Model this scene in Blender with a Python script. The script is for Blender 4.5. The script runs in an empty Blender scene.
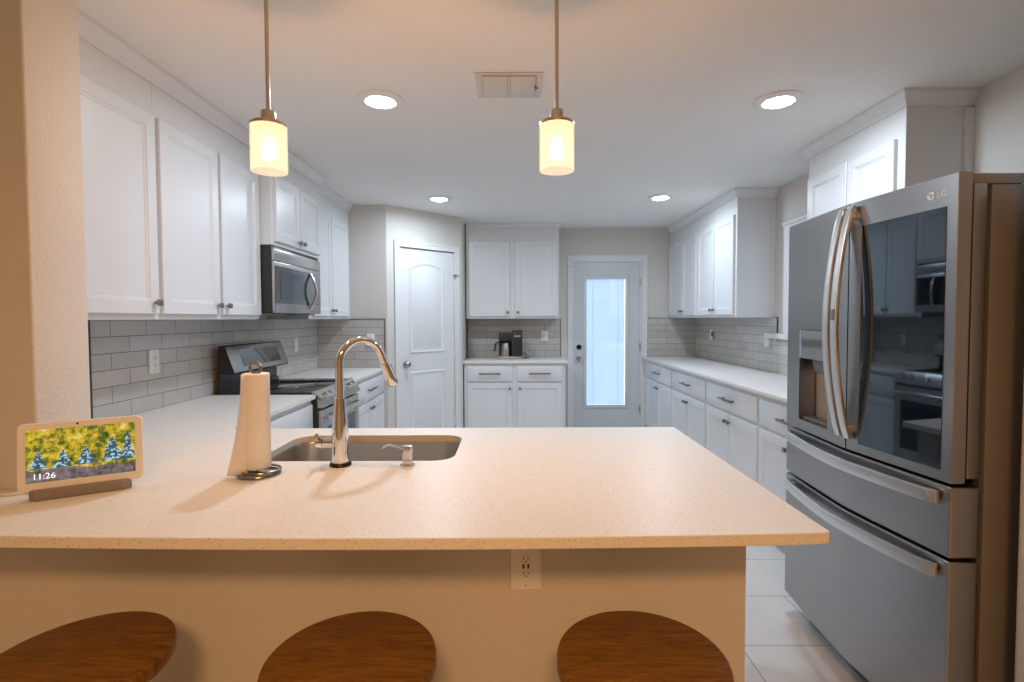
import bpy, bmesh, math, random
from mathutils import Vector, Matrix
random.seed(7)
sc = bpy.context.scene
COL = sc.collection
PI = math.pi

# ------------------------------------------------------------------ camera
H = 1.37
F_PX = 517.0
pitch = math.radians(2.0)
roll = math.radians(0.22)
cam = bpy.data.objects.new('camera', bpy.data.cameras.new('camera'))
COL.objects.link(cam)
cam.data.sensor_width = 36.0
cam.data.lens = F_PX / 1024 * 36.0
cam.data.clip_start = 0.05
cam.data.shift_y = -4.2 / 1024
fw = Vector((0, math.cos(pitch), -math.sin(pitch)))
up = Vector((0, math.sin(pitch), math.cos(pitch)))
rt = Vector((1, 0, 0))
c_, s_ = math.cos(roll), math.sin(roll)
r2 = rt * c_ - up * s_
u2 = rt * s_ + up * c_
cam.matrix_world = Matrix(((r2.x, u2.x, -fw.x, 0), (r2.y, u2.y, -fw.y, 0), (r2.z, u2.z, -fw.z, H), (0, 0, 0, 1)))
sc.camera = cam

# ------------------------------------------------------------------ world, view
w = bpy.data.worlds.new('world'); sc.world = w; w.use_nodes = True
w.node_tree.nodes['Background'].inputs[0].default_value = (0.58, 0.77, 1.0, 1)
w.node_tree.nodes['Background'].inputs[1].default_value = 2.7
sc.view_settings.view_transform = 'Standard'
sc.view_settings.look = 'None'
sc.view_settings.gamma = 1.0
sc.view_settings.use_curve_mapping = False
sc.view_settings.exposure = 0.22
sc.cycles.use_denoising = True
sc.cycles.max_bounces = 10
sc.cycles.diffuse_bounces = 6
sc.cycles.glossy_bounces = 4
sc.cycles.transmission_bounces = 6
sc.cycles.transparent_max_bounces = 8
sc.cycles.sample_clamp_indirect = 6.0
sc.cycles.caustics_reflective = False
sc.cycles.caustics_refractive = False

COOL = (0.71, 0.84, 1.0)
WARM = (1.0, 0.56, 0.24)
P_RECESS = 10.2
P_PENDANT = 30.0
P_DINING = 48.0

def area_light(name, loc, size, power, color, parent=None, spread=170, rot=(0, 0, 0)):
    l = bpy.data.lights.new(name, 'AREA'); l.shape = 'DISK'; l.size = size
    l.energy = power; l.color = color; l.spread = math.radians(spread)
    o = bpy.data.objects.new(name, l); COL.objects.link(o)
    o.parent = parent; o.location = loc; o.rotation_euler = rot
    return o

# ------------------------------------------------------------------ materials
MATS = {}
def mat(name, color=(0.8, 0.8, 0.8), rough=0.5, metal=0.0, bump=0.0, bscale=200.0, bstretch=None,
        var=0.0, vscale=3.0, spec=0.5, coat=0.0, emit=None, estr=0.0):
    m = bpy.data.materials.new(name); m.use_nodes = True
    nt = m.node_tree; b = nt.nodes['Principled BSDF']
    b.inputs['Base Color'].default_value = (*color, 1)
    b.inputs['Roughness'].default_value = rough
    b.inputs['Metallic'].default_value = metal
    b.inputs['Specular IOR Level'].default_value = spec
    b.inputs['Coat Weight'].default_value = coat
    if emit:
        b.inputs['Emission Color'].default_value = (*emit, 1)
        b.inputs['Emission Strength'].default_value = estr
    tc = nt.nodes.new('ShaderNodeTexCoord')
    mp = nt.nodes.new('ShaderNodeMapping'); nt.links.new(tc.outputs['Object'], mp.inputs[0])
    if bstretch: mp.inputs['Scale'].default_value = bstretch
    # every surface carries a slight procedural variation
    v = nt.nodes.new('ShaderNodeTexNoise'); v.inputs['Scale'].default_value = vscale
    nt.links.new(mp.outputs[0], v.inputs['Vector'])
    amt = var if var > 0 else 0.02
    mx = nt.nodes.new('ShaderNodeMix'); mx.data_type = 'RGBA'
    mx.inputs[6].default_value = (*[c * (1 - amt) for c in color], 1)
    mx.inputs[7].default_value = (*[min(1, c * (1 + amt)) for c in color], 1)
    nt.links.new(v.outputs['Fac'], mx.inputs[0]); nt.links.new(mx.outputs[2], b.inputs['Base Color'])
    if bump > 0:
        n = nt.nodes.new('ShaderNodeTexNoise'); n.inputs['Scale'].default_value = bscale
        n.inputs['Detail'].default_value = 2
        nt.links.new(mp.outputs[0], n.inputs['Vector'])
        bp = nt.nodes.new('ShaderNodeBump'); bp.inputs['Strength'].default_value = bump
        bp.inputs['Distance'].default_value = 0.002
        nt.links.new(n.outputs['Fac'], bp.inputs['Height']); nt.links.new(bp.outputs[0], b.inputs['Normal'])
    MATS[name] = m
    return m

M_wall = mat('wall_paint', (0.62, 0.595, 0.555), 0.75, bump=1.0, bscale=120)
M_ceil = mat('ceiling_paint', (0.80, 0.78, 0.75), 0.85, bump=0.9, bscale=105)
M_white = mat('cabinet_white', (0.70, 0.705, 0.71), 0.32)
M_trim = mat('trim_white', (0.71, 0.715, 0.72), 0.4)
M_plastic = mat('white_plastic', (0.80, 0.79, 0.77), 0.35)
M_vent = mat('vent_beige', (0.66, 0.62, 0.57), 0.6)
M_slot = mat('slot_dark', (0.02, 0.018, 0.016), 0.5)
M_chrome = mat('chrome', (0.76, 0.76, 0.76), 0.08, 1.0)
M_nickel = mat('brushed_nickel', (0.46, 0.43, 0.40), 0.3, 1.0, bump=0.1, bscale=300)
M_knob = mat('dark_nickel', (0.26, 0.25, 0.24), 0.3, 1.0)
M_brass = mat('warm_nickel', (0.55, 0.47, 0.38), 0.28, 1.0)
M_steel = mat('stainless_steel', (0.50, 0.49, 0.475), 0.30, 1.0, bump=0.12, bscale=60, bstretch=(1, 1, 14), var=0.05, vscale=8)
M_steel_bright = mat('polished_steel', (0.66, 0.65, 0.64), 0.2, 1.0)
M_fsteel = mat('brushed_door_steel', (0.37, 0.365, 0.36), 0.30, 1.0, bump=0.12, bscale=60, bstretch=(1, 1, 14), var=0.05, vscale=8)
M_satin = mat('satin_handle_steel', (0.72, 0.71, 0.70), 0.36, 1.0)
M_sink = mat('sink_steel', (0.50, 0.48, 0.45), 0.32, 1.0, bump=0.1, bscale=90)
M_case = mat('fridge_case', (0.23, 0.21, 0.19), 0.45, 0.2)
M_glassdark = mat('smoked_mirror_glass', (0.125, 0.145, 0.16), 0.03, 1.0)
M_black = mat('black_enamel', (0.015, 0.015, 0.017), 0.25)
M_blackplastic = mat('black_plastic', (0.02, 0.02, 0.022), 0.35)
M_blackglass = mat('black_glass', (0.012, 0.013, 0.015), 0.05, spec=0.8, coat=0.5)
M_ovenglass = mat('oven_glass', (0.10, 0.12, 0.14), 0.08, 0.8)
M_grey = mat('grey_plastic', (0.22, 0.22, 0.22), 0.4)
M_gap = mat('dark_gap', (0.03, 0.027, 0.025), 0.7)
M_paper = mat('paper', (0.84, 0.81, 0.77), 0.9, bump=0.3, bscale=160)
M_fabric = mat('grey_fabric', (0.27, 0.24, 0.22), 0.95, bump=0.6, bscale=900)
M_bezel = mat('display_bezel', (0.80, 0.78, 0.75), 0.4)
M_metalblack = mat('black_steel', (0.03, 0.028, 0.026), 0.35, 0.8)
M_doorpaint = mat('door_paint', (0.58, 0.61, 0.63), 0.38)

def wood_mat():
    m = bpy.data.materials.new('walnut_wood'); m.use_nodes = True
    nt = m.node_tree; b = nt.nodes['Principled BSDF']
    tc = nt.nodes.new('ShaderNodeTexCoord'); mp = nt.nodes.new('ShaderNodeMapping')
    mp.inputs['Scale'].default_value = (2.2, 15, 6); mp.inputs['Rotation'].default_value = (0, 0, -0.5)
    nt.links.new(tc.outputs['Object'], mp.inputs[0])
    n = nt.nodes.new('ShaderNodeTexNoise'); n.inputs['Scale'].default_value = 5; n.inputs['Detail'].default_value = 8
    n.inputs['Roughness'].default_value = 0.65; n.inputs['Distortion'].default_value = 1.2
    nt.links.new(mp.outputs[0], n.inputs['Vector'])
    cr = nt.nodes.new('ShaderNodeValToRGB'); e = cr.color_ramp.elements
    e[0].position = 0.3; e[0].color = (0.11, 0.045, 0.008, 1)
    e[1].position = 0.72; e[1].color = (0.33, 0.165, 0.024, 1)
    k = e.new(0.5); k.color = (0.215, 0.098, 0.013, 1)
    nt.links.new(n.outputs['Fac'], cr.inputs[0]); nt.links.new(cr.outputs[0], b.inputs['Base Color'])
    b.inputs['Roughness'].default_value = 0.38
    bp = nt.nodes.new('ShaderNodeBump'); bp.inputs['Strength'].default_value = 0.15; bp.inputs['Distance'].default_value = 0.001
    nt.links.new(n.outputs['Fac'], bp.inputs['Height']); nt.links.new(bp.outputs[0], b.inputs['Normal'])
    return m
M_wood = wood_mat()

def quartz_mat():
    m = bpy.data.materials.new('speckled_quartz'); m.use_nodes = True
    nt = m.node_tree; b = nt.nodes['Principled BSDF']
    tc = nt.nodes.new('ShaderNodeTexCoord')
    base = (0.74, 0.715, 0.68, 1)
    prev = None
    for sc_, thr, colr in ((150, 0.13, (0.50, 0.42, 0.34, 1)), (85, 0.085, (0.42, 0.38, 0.34, 1)), (230, 0.10, (0.93, 0.92, 0.90, 1))):
        v = nt.nodes.new('ShaderNodeTexVoronoi'); v.inputs['Scale'].default_value = sc_
        nt.links.new(tc.outputs['Object'], v.inputs['Vector'])
        n = nt.nodes.new('ShaderNodeTexNoise'); n.inputs['Scale'].default_value = sc_ * 0.35
        nt.links.new(tc.outputs['Object'], n.inputs['Vector'])
        mul = nt.nodes.new('ShaderNodeMath'); mul.operation = 'MULTIPLY'
        nt.links.new(n.outputs['Fac'], mul.inputs[0]); mul.inputs[1].default_value = thr * 3.6
        lt = nt.nodes.new('ShaderNodeMath'); lt.operation = 'LESS_THAN'
        nt.links.new(v.outputs['Distance'], lt.inputs[0]); nt.links.new(mul.outputs[0], lt.inputs[1])
        sc2 = nt.nodes.new('ShaderNodeMath'); sc2.operation = 'MULTIPLY'; sc2.inputs[1].default_value = 0.55
        nt.links.new(lt.outputs[0], sc2.inputs[0])
        mx = nt.nodes.new('ShaderNodeMix'); mx.data_type = 'RGBA'
        if prev: nt.links.new(prev, mx.inputs[6])
        else: mx.inputs[6].default_value = base
        mx.inputs[7].default_value = colr
        nt.links.new(sc2.outputs[0], mx.inputs[0]); prev = mx.outputs[2]
    nt.links.new(prev, b.inputs['Base Color'])
    b.inputs['Roughness'].default_value = 0.38
    b.inputs['Specular IOR Level'].default_value = 0.45
    return m
M_quartz = quartz_mat()

def brick_mat(name, bw, rh, mortar, c1, c2, cm, rough, offset=0.5, xy=True, bump=0.4, shift=(0, 0, 0)):
    m = bpy.data.materials.new(name); m.use_nodes = True
    nt = m.node_tree; b = nt.nodes['Principled BSDF']
    tc = nt.nodes.new('ShaderNodeTexCoord'); sp = nt.nodes.new('ShaderNodeSeparateXYZ'); cb = nt.nodes.new('ShaderNodeCombineXYZ')
    nt.links.new(tc.outputs['Object'], sp.inputs[0])
    nt.links.new(sp.outputs[0], cb.inputs[0]); nt.links.new(sp.outputs[1 if xy else 2], cb.inputs[1])
    mp = nt.nodes.new('ShaderNodeMapping'); mp.inputs['Location'].default_value = shift
    nt.links.new(cb.outputs[0], mp.inputs[0])
    br = nt.nodes.new('ShaderNodeTexBrick'); br.offset = offset
    br.inputs['Scale'].default_value = 1.0
    br.inputs['Brick Width'].default_value = bw; br.inputs['Row Height'].default_value = rh
    br.inputs['Mortar Size'].default_value = mortar; br.inputs['Mortar Smooth'].default_value = 0.1
    br.inputs['Color1'].default_value = (*c1, 1); br.inputs['Color2'].default_value = (*c2, 1); br.inputs['Mortar'].default_value = (*cm, 1)
    nt.links.new(mp.outputs[0], br.inputs['Vector'])
    n = nt.nodes.new('ShaderNodeTexNoise'); n.inputs['Scale'].default_value = 6; n.inputs['Detail'].default_value = 5
    nt.links.new(tc.outputs['Object'], n.inputs['Vector'])
    mr = nt.nodes.new('ShaderNodeMapRange'); mr.inputs[3].default_value = 0.9; mr.inputs[4].default_value = 1.1
    nt.links.new(n.outputs['Fac'], mr.inputs[0])
    vm = nt.nodes.new('ShaderNodeVectorMath'); vm.operation = 'SCALE'
    nt.links.new(br.outputs['Color'], vm.inputs[0]); nt.links.new(mr.outputs[0], vm.inputs['Scale'])
    nt.links.new(vm.outputs[0], b.inputs['Base Color'])
    b.inputs['Roughness'].default_value = rough
    bp = nt.nodes.new('ShaderNodeBump'); bp.invert = True; bp.inputs['Strength'].default_value = bump; bp.inputs['Distance'].default_value = 0.002
    nt.links.new(br.outputs['Fac'], bp.inputs['Height']); nt.links.new(bp.outputs[0], b.inputs['Normal'])
    return m
M_tile = brick_mat('subway_tile', 0.2296, 0.0762, 0.0016, (0.48, 0.46, 0.43), (0.55, 0.53, 0.495), (0.15, 0.14, 0.125), 0.25, xy=False, shift=(0.1148, 0.0, 0))
M_floor = brick_mat('floor_tile', 0.77, 0.385, 0.003, (0.60, 0.59, 0.57), (0.64, 0.63, 0.61), (0.33, 0.32, 0.30), 0.3, bump=0.3, shift=(0.205, -0.19, 0))

def shade_mat():
    m = bpy.data.materials.new('frosted_glass_shade'); m.use_nodes = True
    nt = m.node_tree; nt.nodes.clear()
    out = nt.nodes.new('ShaderNodeOutputMaterial')
    tr = nt.nodes.new('ShaderNodeBsdfTranslucent'); tr.inputs[0].default_value = (1.0, 0.92, 0.80, 1)
    df = nt.nodes.new('ShaderNodeBsdfDiffuse'); df.inputs[0].default_value = (0.95, 0.85, 0.70, 1)
    tp = nt.nodes.new('ShaderNodeBsdfTransparent'); tp.inputs[0].default_value = (0.74, 0.70, 0.62, 1)
    em = nt.nodes.new('ShaderNodeEmission'); em.inputs[0].default_value = (1.0, 0.80, 0.58, 1); em.inputs[1].default_value = 0.36
    a = nt.nodes.new('ShaderNodeMixShader'); a.inputs[0].default_value = 0.25
    nt.links.new(tr.outputs[0], a.inputs[1]); nt.links.new(df.outputs[0], a.inputs[2])
    b = nt.nodes.new('ShaderNodeMixShader'); b.inputs[0].default_value = 0.982
    nt.links.new(a.outputs[0], b.inputs[1]); nt.links.new(tp.outputs[0], b.inputs[2])
    c = nt.nodes.new('ShaderNodeAddShader')
    nt.links.new(b.outputs[0], c.inputs[0]); nt.links.new(em.outputs[0], c.inputs[1])
    nt.links.new(c.outputs[0], out.inputs[0])
    return m
M_shade = shade_mat()
def emis(name, color, s):
    m = bpy.data.materials.new(name); m.use_nodes = True
    nt = m.node_tree; nt.nodes.clear()
    out = nt.nodes.new('ShaderNodeOutputMaterial'); e = nt.nodes.new('ShaderNodeEmission')
    e.inputs[0].default_value = (*color, 1); e.inputs[1].default_value = s
    nt.links.new(e.outputs[0], out.inputs[0]); return m
M_led = emis('led_diffuser', (0.85, 0.95, 1.0), 60.0)
M_bulb = emis('lamp_bulb', (1.0, 0.82, 0.56), 3.0)
M_clock = emis('clock_text', (1.0, 1.0, 1.0), 1.0)

def blind_mat():
    m = bpy.data.materials.new('blind_slats'); m.use_nodes = True
    nt = m.node_tree; nt.nodes.clear()
    out = nt.nodes.new('ShaderNodeOutputMaterial')
    tr = nt.nodes.new('ShaderNodeBsdfTranslucent'); tr.inputs[0].default_value = (0.85, 0.90, 0.95, 1)
    df = nt.nodes.new('ShaderNodeBsdfDiffuse'); df.inputs[0].default_value = (0.85, 0.87, 0.9, 1)
    a = nt.nodes.new('ShaderNodeMixShader'); a.inputs[0].default_value = 0.45
    nt.links.new(tr.outputs[0], a.inputs[1]); nt.links.new(df.outputs[0], a.inputs[2])
    nt.links.new(a.outputs[0], out.inputs[0]); return m
M_blind = blind_mat()
def glass_mat():
    m = bpy.data.materials.new('window_glass'); m.use_nodes = True
    nt = m.node_tree; nt.nodes.clear()
    out = nt.nodes.new('ShaderNodeOutputMaterial')
    tp = nt.nodes.new('ShaderNodeBsdfTransparent'); gl = nt.nodes.new('ShaderNodeBsdfGlossy'); gl.inputs['Roughness'].default_value = 0.02
    a = nt.nodes.new('ShaderNodeMixShader'); a.inputs[0].default_value = 0.07
    nt.links.new(tp.outputs[0], a.inputs[1]); nt.links.new(gl.outputs[0], a.inputs[2]); nt.links.new(a.outputs[0], out.inputs[0]); return m
M_glass = glass_mat()

def screen_mat():
    # autumn trees: yellow and olive foliage above, grey-violet brush below
    m = bpy.data.materials.new('screen_picture'); m.use_nodes = True
    nt = m.node_tree; nt.nodes.clear()
    out = nt.nodes.new('ShaderNodeOutputMaterial'); e = nt.nodes.new('ShaderNodeEmission'); e.inputs[1].default_value = 0.85
    tc = nt.nodes.new('ShaderNodeTexCoord')
    n = nt.nodes.new('ShaderNodeTexNoise'); n.inputs['Scale'].default_value = 48; n.inputs['Detail'].default_value = 8; n.inputs['Roughness'].default_value = 0.7
    nt.links.new(tc.outputs['Object'], n.inputs['Vector'])
    n2 = nt.nodes.new('ShaderNodeTexNoise'); n2.inputs['Scale'].default_value = 22; n2.inputs['Detail'].default_value = 3
    nt.links.new(tc.outputs['Object'], n2.inputs['Vector'])
    r1 = nt.nodes.new('ShaderNodeValToRGB'); el = r1.color_ramp.elements
    el[0].position = 0.34; el[0].color = (0.03, 0.06, 0.015, 1)
    el[1].position = 0.68; el[1].color = (0.75, 0.72, 0.45, 1)
    for p, c in ((0.44, (0.17, 0.18, 0.03, 1)), (0.50, (0.48, 0.36, 0.03, 1)), (0.58, (0.78, 0.52, 0.03, 1))):
        k = el.new(p); k.color = c
    nt.links.new(n.outputs['Fac'], r1.inputs[0])
    r2_ = nt.nodes.new('ShaderNodeValToRGB'); el = r2_.color_ramp.elements
    el[0].position = 0.35; el[0].color = (0.05, 0.04, 0.04, 1); el[1].position = 0.65; el[1].color = (0.30, 0.24, 0.22, 1)
    nt.links.new(n.outputs['Fac'], r2_.inputs[0])
    sp = nt.nodes.new('ShaderNodeSeparateXYZ'); nt.links.new(tc.outputs['Object'], sp.inputs[0])
    ad = nt.nodes.new('ShaderNodeMath'); ad.operation = 'MULTIPLY_ADD'; ad.inputs[1].default_value = 0.03
    nt.links.new(n2.outputs['Fac'], ad.inputs[0]); nt.links.new(sp.outputs[2], ad.inputs[2])
    gt = nt.nodes.new('ShaderNodeMath'); gt.operation = 'GREATER_THAN'; gt.inputs[1].default_value = 0.088
    nt.links.new(ad.outputs[0], gt.inputs[0])
    mx = nt.nodes.new('ShaderNodeMix'); mx.data_type = 'RGBA'
    nt.links.new(gt.outputs[0], mx.inputs[0]); nt.links.new(r2_.outputs[0], mx.inputs[6]); nt.links.new(r1.outputs[0], mx.inputs[7])
    nt.links.new(mx.outputs[2], e.inputs[0]); nt.links.new(e.outputs[0], out.inputs[0]); return m
M_screen = screen_mat()
M_fir1 = emis('fir_dark', (0.05, 0.10, 0.13), 0.9)
M_fir2 = emis('fir_light', (0.42, 0.60, 0.72), 0.9)

# ------------------------------------------------------------------ mesh builder
class B:
    def __init__(s): s.bm = bmesh.new(); s.mi = 0
    def _merge(s, t, M=None):
        if M: bmesh.ops.transform(t, matrix=M, verts=t.verts)
        for f in t.faces: f.material_index = s.mi
        me = bpy.data.meshes.new('tmp'); t.to_mesh(me); t.free()
        s.bm.from_mesh(me); bpy.data.meshes.remove(me)
        return s
    def m(s, i): s.mi = i; return s
    def box(s, x0, x1, y0, y1, z0, z1, bev=0.0, seg=2, M=None):
        t = bmesh.new(); bmesh.ops.create_cube(t, size=1)
        for v in t.verts:
            v.co = Vector(((x0 + x1) / 2 + v.co.x * (x1 - x0), (y0 + y1) / 2 + v.co.y * (y1 - y0), (z0 + z1) / 2 + v.co.z * (z1 - z0)))
        if bev > 0:
            bmesh.ops.bevel(t, geom=t.edges[:], offset=bev, segments=seg, affect='EDGES', profile=0.5)
        return s._merge(t, M)
    def prism(s, poly, a, b, axis='z', bev=0.0, M=None):
        # poly 2D; axis z: (x,y); axis x: (y,z); axis y: (x,z)
        t = bmesh.new()
        def P(p, h): return (p[0], p[1], h) if axis == 'z' else ((h, p[0], p[1]) if axis == 'x' else (p[0], h, p[1]))
        v0 = [t.verts.new(P(p, a)) for p in poly]; v1 = [t.verts.new(P(p, b)) for p in poly]
        n = len(poly)
        t.faces.new(v0[::-1]); t.faces.new(v1)
        for i in range(n): t.faces.new((v0[i], v0[(i + 1) % n], v1[(i + 1) % n], v1[i]))
        bmesh.ops.recalc_face_normals(t, faces=t.faces[:])
        if bev > 0:
            bmesh.ops.bevel(t, geom=t.edges[:], offset=bev, segments=2, affect='EDGES', profile=0.5)
        return s._merge(t, M)
    def tube(s, pts, r, seg=12, cap=True, flat=(1, 1), upv=None, M=None):
        pts = [Vector(p) for p in pts]; n = len(pts)
        rs = r if isinstance(r, (list, tuple)) else [r] * n
        t = bmesh.new(); rings = []
        prev = None
        for i, p in enumerate(pts):
            d = (pts[min(i + 1, n - 1)] - pts[max(i - 1, 0)]).normalized()
            if prev is None:
                u = Vector(upv) if upv else (Vector((0, 0, 1)) if abs(d.z) < 0.9 else Vector((1, 0, 0)))
            else: u = prev
            u = (u - d * u.dot(d)).normalized(); prev = u
            v = d.cross(u)
            rings.append([t.verts.new(p + u * math.cos(2 * PI * k / seg) * rs[i] * flat[0] + v * math.sin(2 * PI * k / seg) * rs[i] * flat[1]) for k in range(seg)])
        for i in range(n - 1):
            for k in range(seg):
                t.faces.new((rings[i][k], rings[i][(k + 1) % seg], rings[i + 1][(k + 1) % seg], rings[i + 1][k]))
        if cap:
            t.faces.new(rings[0][::-1]); t.faces.new(rings[-1])
        bmesh.ops.recalc_face_normals(t, faces=t.faces[:])
        return s._merge(t, M)
    def ring(s, c, R, r, seg=40, rs=8, sx=1, sy=1, M=None):
        t = bmesh.new(); rings = []
        for i in range(seg):
            a = 2 * PI * i / seg; cc = Vector((c[0] + R * sx * math.cos(a), c[1] + R * sy * math.sin(a), c[2]))
            o = Vector((math.cos(a), math.sin(a), 0))
            rings.append([t.verts.new(cc + o * r * math.cos(2 * PI * k / rs) + Vector((0, 0, 1)) * r * math.sin(2 * PI * k / rs)) for k in range(rs)])
        for i in range(seg):
            for k in range(rs):
                t.faces.new((rings[i][k], rings[(i + 1) % seg][k], rings[(i + 1) % seg][(k + 1) % rs], rings[i][(k + 1) % rs]))
        bmesh.ops.recalc_face_normals(t, faces=t.faces[:])
        return s._merge(t, M)
    def lathe(s, prof, c=(0, 0, 0), seg=32, M=None, close=True):
        t = bmesh.new(); rings = []
        for (r, z) in prof:
            if r < 1e-6: rings.append([t.verts.new((c[0], c[1], c[2] + z))])
            else: rings.append([t.verts.new((c[0] + r * math.cos(2 * PI * k / seg), c[1] + r * math.sin(2 * PI * k / seg), c[2] + z)) for k in range(seg)])
        for a, b in zip(rings, rings[1:]):
            if len(a) == 1 and len(b) == 1: continue
            for k in range(seg):
                k2 = (k + 1) % seg
                if len(a) == 1: t.faces.new((a[0], b[k], b[k2]))
                elif len(b) == 1: t.faces.new((a[k], a[k2], b[0]))
                else: t.faces.new((a[k], a[k2], b[k2], b[k]))
        bmesh.ops.recalc_face_normals(t, faces=t.faces[:])
        return s._merge(t, M)
    def loops(s, loops, fill_last=True, fill_first=False, M=None):
        t = bmesh.new(); L = [[t.verts.new(p) for p in lp] for lp in loops]
        for a, b in zip(L, L[1:]):
            n = len(a)
            for i in range(n): t.faces.new((a[i], a[(i + 1) % n], b[(i + 1) % n], b[i]))
        if fill_last: t.faces.new(L[-1])
        if fill_first: t.faces.new(L[0][::-1])
        bmesh.ops.recalc_face_normals(t, faces=t.faces[:])
        return s._merge(t, M)
    def panel(s, x0, x1, z0, z1, t=0.02, st=0.055, rec=0.008):
        # framed door leaf, back y=0, front y=-t, with a stepped inner moulding
        def R(d, y): return [(x0 + d, y, z0 + d), (x1 - d, y, z0 + d), (x1 - d, y, z1 - d), (x0 + d, y, z1 - d)]
        return s.loops([R(0, 0), R(0, -t + 0.003), R(0.003, -t), R(st, -t), R(st + 0.004, -t + 0.004), R(st + 0.010, -t + 0.005), R(st + 0.013, -t + rec)], fill_first=True)
    def sweep(s, path, prof, side=1, M=None):
        # path list (x,y); prof list (out,z), closed; side +1: outward is the left normal of travel
        t = bmesh.new(); P = [Vector(p) for p in path]; n = len(P); R = []
        for i in range(n):
            d0 = (P[i] - P[i - 1]).normalized() if i > 0 else None
            d1 = (P[i + 1] - P[i]).normalized() if i < n - 1 else None
            n0 = Vector((-d0.y, d0.x)) * side if d0 else None; n1 = Vector((-d1.y, d1.x)) * side if d1 else None
            if n0 is None: o = n1
            elif n1 is None: o = n0
            else: o = (n0 + n1) / (1 + n0.dot(n1))
            R.append([t.verts.new((P[i].x + o.x * a, P[i].y + o.y * a, z)) for a, z in prof])
        m_ = len(prof)
        for a, b in zip(R, R[1:]):
            for k in range(m_): t.faces.new((a[k], a[(k + 1) % m_], b[(k + 1) % m_], b[k]))
        t.faces.new(R[0][::-1]); t.faces.new(R[-1])
        bmesh.ops.recalc_face_normals(t, faces=t.faces[:])
        return s._merge(t, M)
    def build(s, name, mats, parent=None, loc=(0, 0, 0), rz=0.0, smooth=True, ang=32):
        me = bpy.data.meshes.new(name); s.bm.to_mesh(me); s.bm.free()
        for m_ in (mats if isinstance(mats, (list, tuple)) else [mats]): me.materials.append(m_)
        if smooth:
            me.polygons.foreach_set('use_smooth', [True] * len(me.polygons))
            me.set_sharp_from_angle(angle=math.radians(ang))
        o = bpy.data.objects.new(name, me); COL.objects.link(o)
        o.parent = parent; o.location = loc; o.rotation_euler = (0, 0, rz)
        return o

def thing(name, label, cat, loc=(0, 0, 0), rz=0.0, group=None):
    o = bpy.data.objects.new(name, None); COL.objects.link(o)
    o.empty_display_size = 0.1
    o.location = loc; o.rotation_euler = (0, 0, rz); o['label'] = label; o['category'] = cat
    if group: o['group'] = group
    return o
def tag(o, label, cat, group=None, kind=None):
    o['label'] = label; o['category'] = cat
    if group: o['group'] = group
    if kind: o['kind'] = kind
    return o
def struct(name, b, m, label=None, cat=None, parent=None, **k):
    o = b.build(name, m, parent, **k)
    if parent is None:
        o['kind'] = 'structure'
        if label: o['label'] = label; o['category'] = cat
    return o
def dup(root, loc=None, rz=None, label=None):
    r = root.copy(); COL.objects.link(r)
    if loc is not None: r.location = loc
    if rz is not None: r.rotation_euler = (0, 0, rz)
    if label: r['label'] = label
    for ch in list(root.children):
        c = ch.copy(); COL.objects.link(c); c.parent = r
        for g in list(ch.children):
            d = g.copy(); COL.objects.link(d); d.parent = c
    return r

# ------------------------------------------------------------------ room dimensions
XL, XR, YB, ZC = -1.84, 2.195, 6.17, 2.44
CT = 0.914            # worktop height
UB = 1.372            # underside of wall cabinets
LFT, RGT = PI / 2, -PI / 2

struct('floor', B().box(-3.2, 3.4, -3.2, 6.4, -0.1, 0), M_floor, 'pale grey rectangular floor tiles', 'floor')
struct('ceiling', B().box(-3.2, 3.4, -3.2, 6.4, ZC, ZC + 0.1), M_ceil, 'textured off-white flat ceiling', 'ceiling')
struct('wall_left', B().box(XL - 0.12, XL, 1.565, YB + 0.12, 0, ZC), M_wall, 'left kitchen wall behind the range', 'wall')
b = B()   # back wall with the door opening
DX0, DX1, DZ = 0.722, 1.536, 2.05
b.box(XL, DX0, YB, YB + 0.12, 0, ZC).box(DX1, XR + 0.12, YB, YB + 0.12, 0, ZC).box(DX0, DX1, YB, YB + 0.12, DZ, ZC)
struct('wall_back', b, M_wall, 'greige back wall around the glazed door', 'wall')
b = B()   # right wall with the window opening
WY0, WY1, WZ0, WZ1 = 3.40, 4.075, 1.245, 2.02
b.box(XR, XR + 0.12, 1.42, WY0, 0, ZC).box(XR, XR + 0.12, WY1, YB, 0, ZC).box(XR, XR + 0.12, WY0, WY1, 0, WZ0).box(XR, XR + 0.12, WY0, WY1, WZ1, ZC)
struct('wall_right', b, M_wall, 'right kitchen wall behind fridge and window', 'wall')
# pantry bump: wall facing camera, 45 degree wall, short return
PX, PY = -1.175, 4.87
QX, QY = -0.53, 5.515
b = B().prism([(XL, PY), (PX, PY), (PX, PY + 0.1), (XL, PY + 0.1)], 0, ZC)
struct('wall_pantry_left', b, M_wall, 'short wall right of the range facing the camera', 'wall')
b = B()
u45 = Vector((1, 1)).normalized(); L45 = (Vector((QX, QY)) - Vector((PX, PY))).length
ds0, ds1, dz1 = 0.145, 0.805, 2.06      # slab extent along the angled wall
M45 = Matrix.Translation((PX, PY, 0)) @ Matrix.Rotation(PI / 4, 4, 'Z')
b.box(0, ds0 - 0.005, 0, 0.1, 0, ZC, M=M45).box(ds1 + 0.005, L45, 0, 0.1, 0, ZC, M=M45).box(ds0 - 0.005, ds1 + 0.005, 0, 0.1, dz1 + 0.005, ZC, M=M45)
struct('wall_pantry_angled', b, M_wall, 'angled wall holding the white arched door', 'wall')
struct('wall_pantry_right', B().box(QX - 0.1, QX, QY, YB, 0, ZC), M_wall, 'short return wall left of coffee nook', 'wall')
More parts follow.
